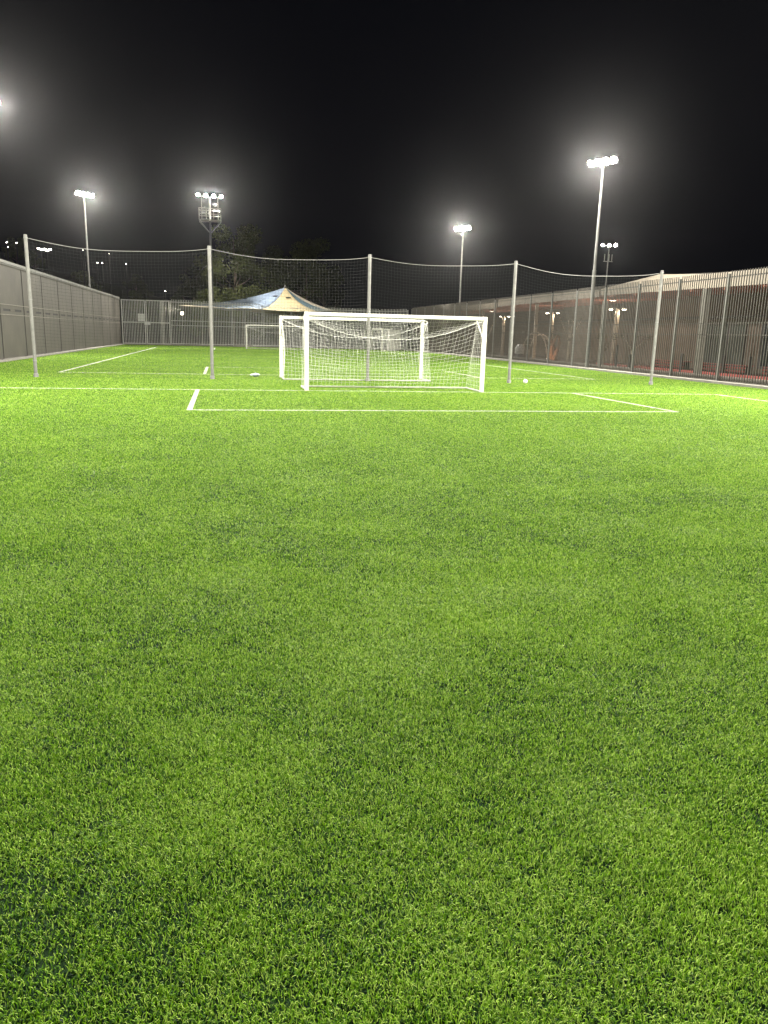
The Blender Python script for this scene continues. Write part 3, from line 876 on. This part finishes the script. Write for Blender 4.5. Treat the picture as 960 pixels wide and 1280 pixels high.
for k, (x, y, h) in enumerate([(23.1, 43.0, 1.3), (23.1, 45.2, 1.0), (23.4, 39.4, .9), (23.0, 48.8, 1.1), (23.3, 36.5, 1.0), (23.1, 41.4, .8), (24.0, 34.0, 1.0), (23.5, 31.4, 1.0), (23.6, 28.6, 1.0)]):
    r = empty('bollard', (x, y, 0)); tag(r, 'slim dark bollard on the paving behind the bar fence', 'bollard', 'dark bollards behind the bar fence')
    m = MB(); m.lathe([(.07, 0), (.07, h-.05), (.05, h)], 10); m.build('shaft', M['frame_dark'], r)
r = empty('waste_bin', (20.6, 52.3, 0)); tag(r, 'white topped grey bin behind the bar fence by a net pole', 'bin')
m = MB(); m.lathe([(.26, 0), (.30, .42), (.30, .46)], 16); m.build('body', M['bin_grey'], r)
m = MB(); m.lathe([(.31, .462), (.33, .85), (.26, 1.05), (.10, 1.12)], 16); m.build('lid', M['white_sheet'], r, smooth=True)
r = empty('utility_cabinet', (17.2, 78.3, 0)); tag(r, 'pale upright utility cabinet against the far fence', 'cabinet')
m = MB(); m.box(-.62, .62, -.4, .4, .1, 2.05); m.build('body', M['pale_box'], r, bevel=.02)
m = MB(); m.box(-.60, .60, -.38, .38, 0, .098); m.build('plinth', M['concrete'], r)
for a, b in ((-.57, -.01), (.01, .57)):
    m = MB(); m.box(a, b, -.425, -.402, .18, 1.97); d = m.build('door', M['pale_box'], r)
    m = MB(); hx = -.08 if a < 0 else .04; m.box(hx, hx+.04, -.45, -.427, 1.0, 1.2); m.build('handle', M['housing'], d)
r = empty('post_lamp', (-3.95, 83.5, 0)); tag(r, 'small lamp on a post seen through the far fence left of the tent', 'lamp')
m = MB(); m.lathe([(.06, 0), (.05, 3.0)], 8); m.build('pole', M['galv_dull'], r)
m = MB(); m.box(-.16, .16, -.16, .1, 3.0, 3.34); hd = m.build('lamp_head', M['housing'], r)
m = MB(); m.box(-.13, .13, -.175, -.162, 3.03, 3.31); m.build('lens', M['lens_warm'], hd)
ld = bpy.data.lights.new('lamp', 'POINT'); ld.energy = 900; ld.color = (1, .9, .7); ld.shadow_soft_size = .12
lo = bpy.data.objects.new('lamp', ld); COL.objects.link(lo); lo.parent = r; lo.location = (0, 0, 3.55)
m = MB(); m.box(.0, 1.9, -.3, .3, 0, .24)
r = empty('concrete_block', (1.1, 80.0-.5, .0)); tag(r, 'low pale concrete block at the foot of the far fence', 'block')
m.build('block', M['concrete'], r, bevel=.03)

# ------------------------------------------------------------------ ball and plastic bag on the turf
r = empty('ball', (10.37, 25.6, 0)); tag(r, 'small white ball on the turf right of the nearest goal', 'ball')
m = MB(); m.lathe([(.075*math.sin(PI*k/12)+.0005, .10-.075*math.cos(PI*k/12)) for k in range(13)], 18); m.build('shell', M['white_sheet'], r, smooth=True)
rd = random.Random(5)
r = empty('plastic_bag', (1.12, 27.6, 0)); tag(r, 'crumpled pale plastic bag on the turf left of the goals', 'bag')
m = MB(); n1_, n2_ = 14, 8; vs = []
for i in range(n2_+1):
    for k in range(n1_):
        a = 2*PI*k/n1_; rr = math.sin(PI*(i+.02)/(n2_+.04))*(.11+rd.uniform(-.03,.03))
        vs.append((math.cos(a)*rr*1.25, math.sin(a)*rr, .03+.13*i/n2_ + rd.uniform(-.018,.018)))
m.add(vs, [(i*n1_+k, i*n1_+(k+1) % n1_, (i+1)*n1_+(k+1) % n1_, (i+1)*n1_+k) for i in range(n2_) for k in range(n1_)])
m.build('sheet', M['bag'], r)

# ------------------------------------------------------------------ night air
m = MB(); m.box(-290, 290, -58, 430, -1.2, 62)
hz = m.build('haze', None); tag(hz, 'thin damp night air glowing round the floodlights', 'haze', kind='stuff')
hm = bpy.data.materials.new('haze'); hm.use_nodes = True
nt = hm.node_tree; nt.nodes.remove(nt.nodes['Principled BSDF'])
pv = nt.nodes.new('ShaderNodeVolumePrincipled'); pv.inputs['Color'].default_value = (.82, .82, .84, 1)
pv.inputs['Density'].default_value = .00008; pv.inputs['Anisotropy'].default_value = .935
nt.links.new(pv.outputs[0], nt.nodes['Material Output'].inputs['Volume'])
hz.data.materials.append(hm)

# ------------------------------------------------------------------ sky
wd = bpy.data.worlds.new('World'); SC.world = wd; wd.use_nodes = True
nt = wd.node_tree; bg = nt.nodes['Background']
bg.inputs['Color'].default_value = (.24, .28, .55, 1); bg.inputs['Strength'].default_value = .005

# ------------------------------------------------------------------ render settings
SC.render.engine = 'CYCLES'
cy = SC.cycles
cy.use_denoising = True
try: cy.denoiser = 'OPENIMAGEDENOISE'
except Exception: pass
cy.use_adaptive_sampling = True; cy.adaptive_threshold = .01
cy.max_bounces = 5; cy.diffuse_bounces = 2; cy.glossy_bounces = 2; cy.transmission_bounces = 2; cy.transparent_max_bounces = 6; cy.volume_bounces = 0
cy.sample_clamp_indirect = 4; cy.use_light_tree = True
cy.caustics_reflective = False; cy.caustics_refractive = False
vs_ = SC.view_settings
vs_.view_transform = 'Standard'; vs_.look = 'None'; vs_.exposure = 0; vs_.gamma = 1; vs_.use_curve_mapping = False
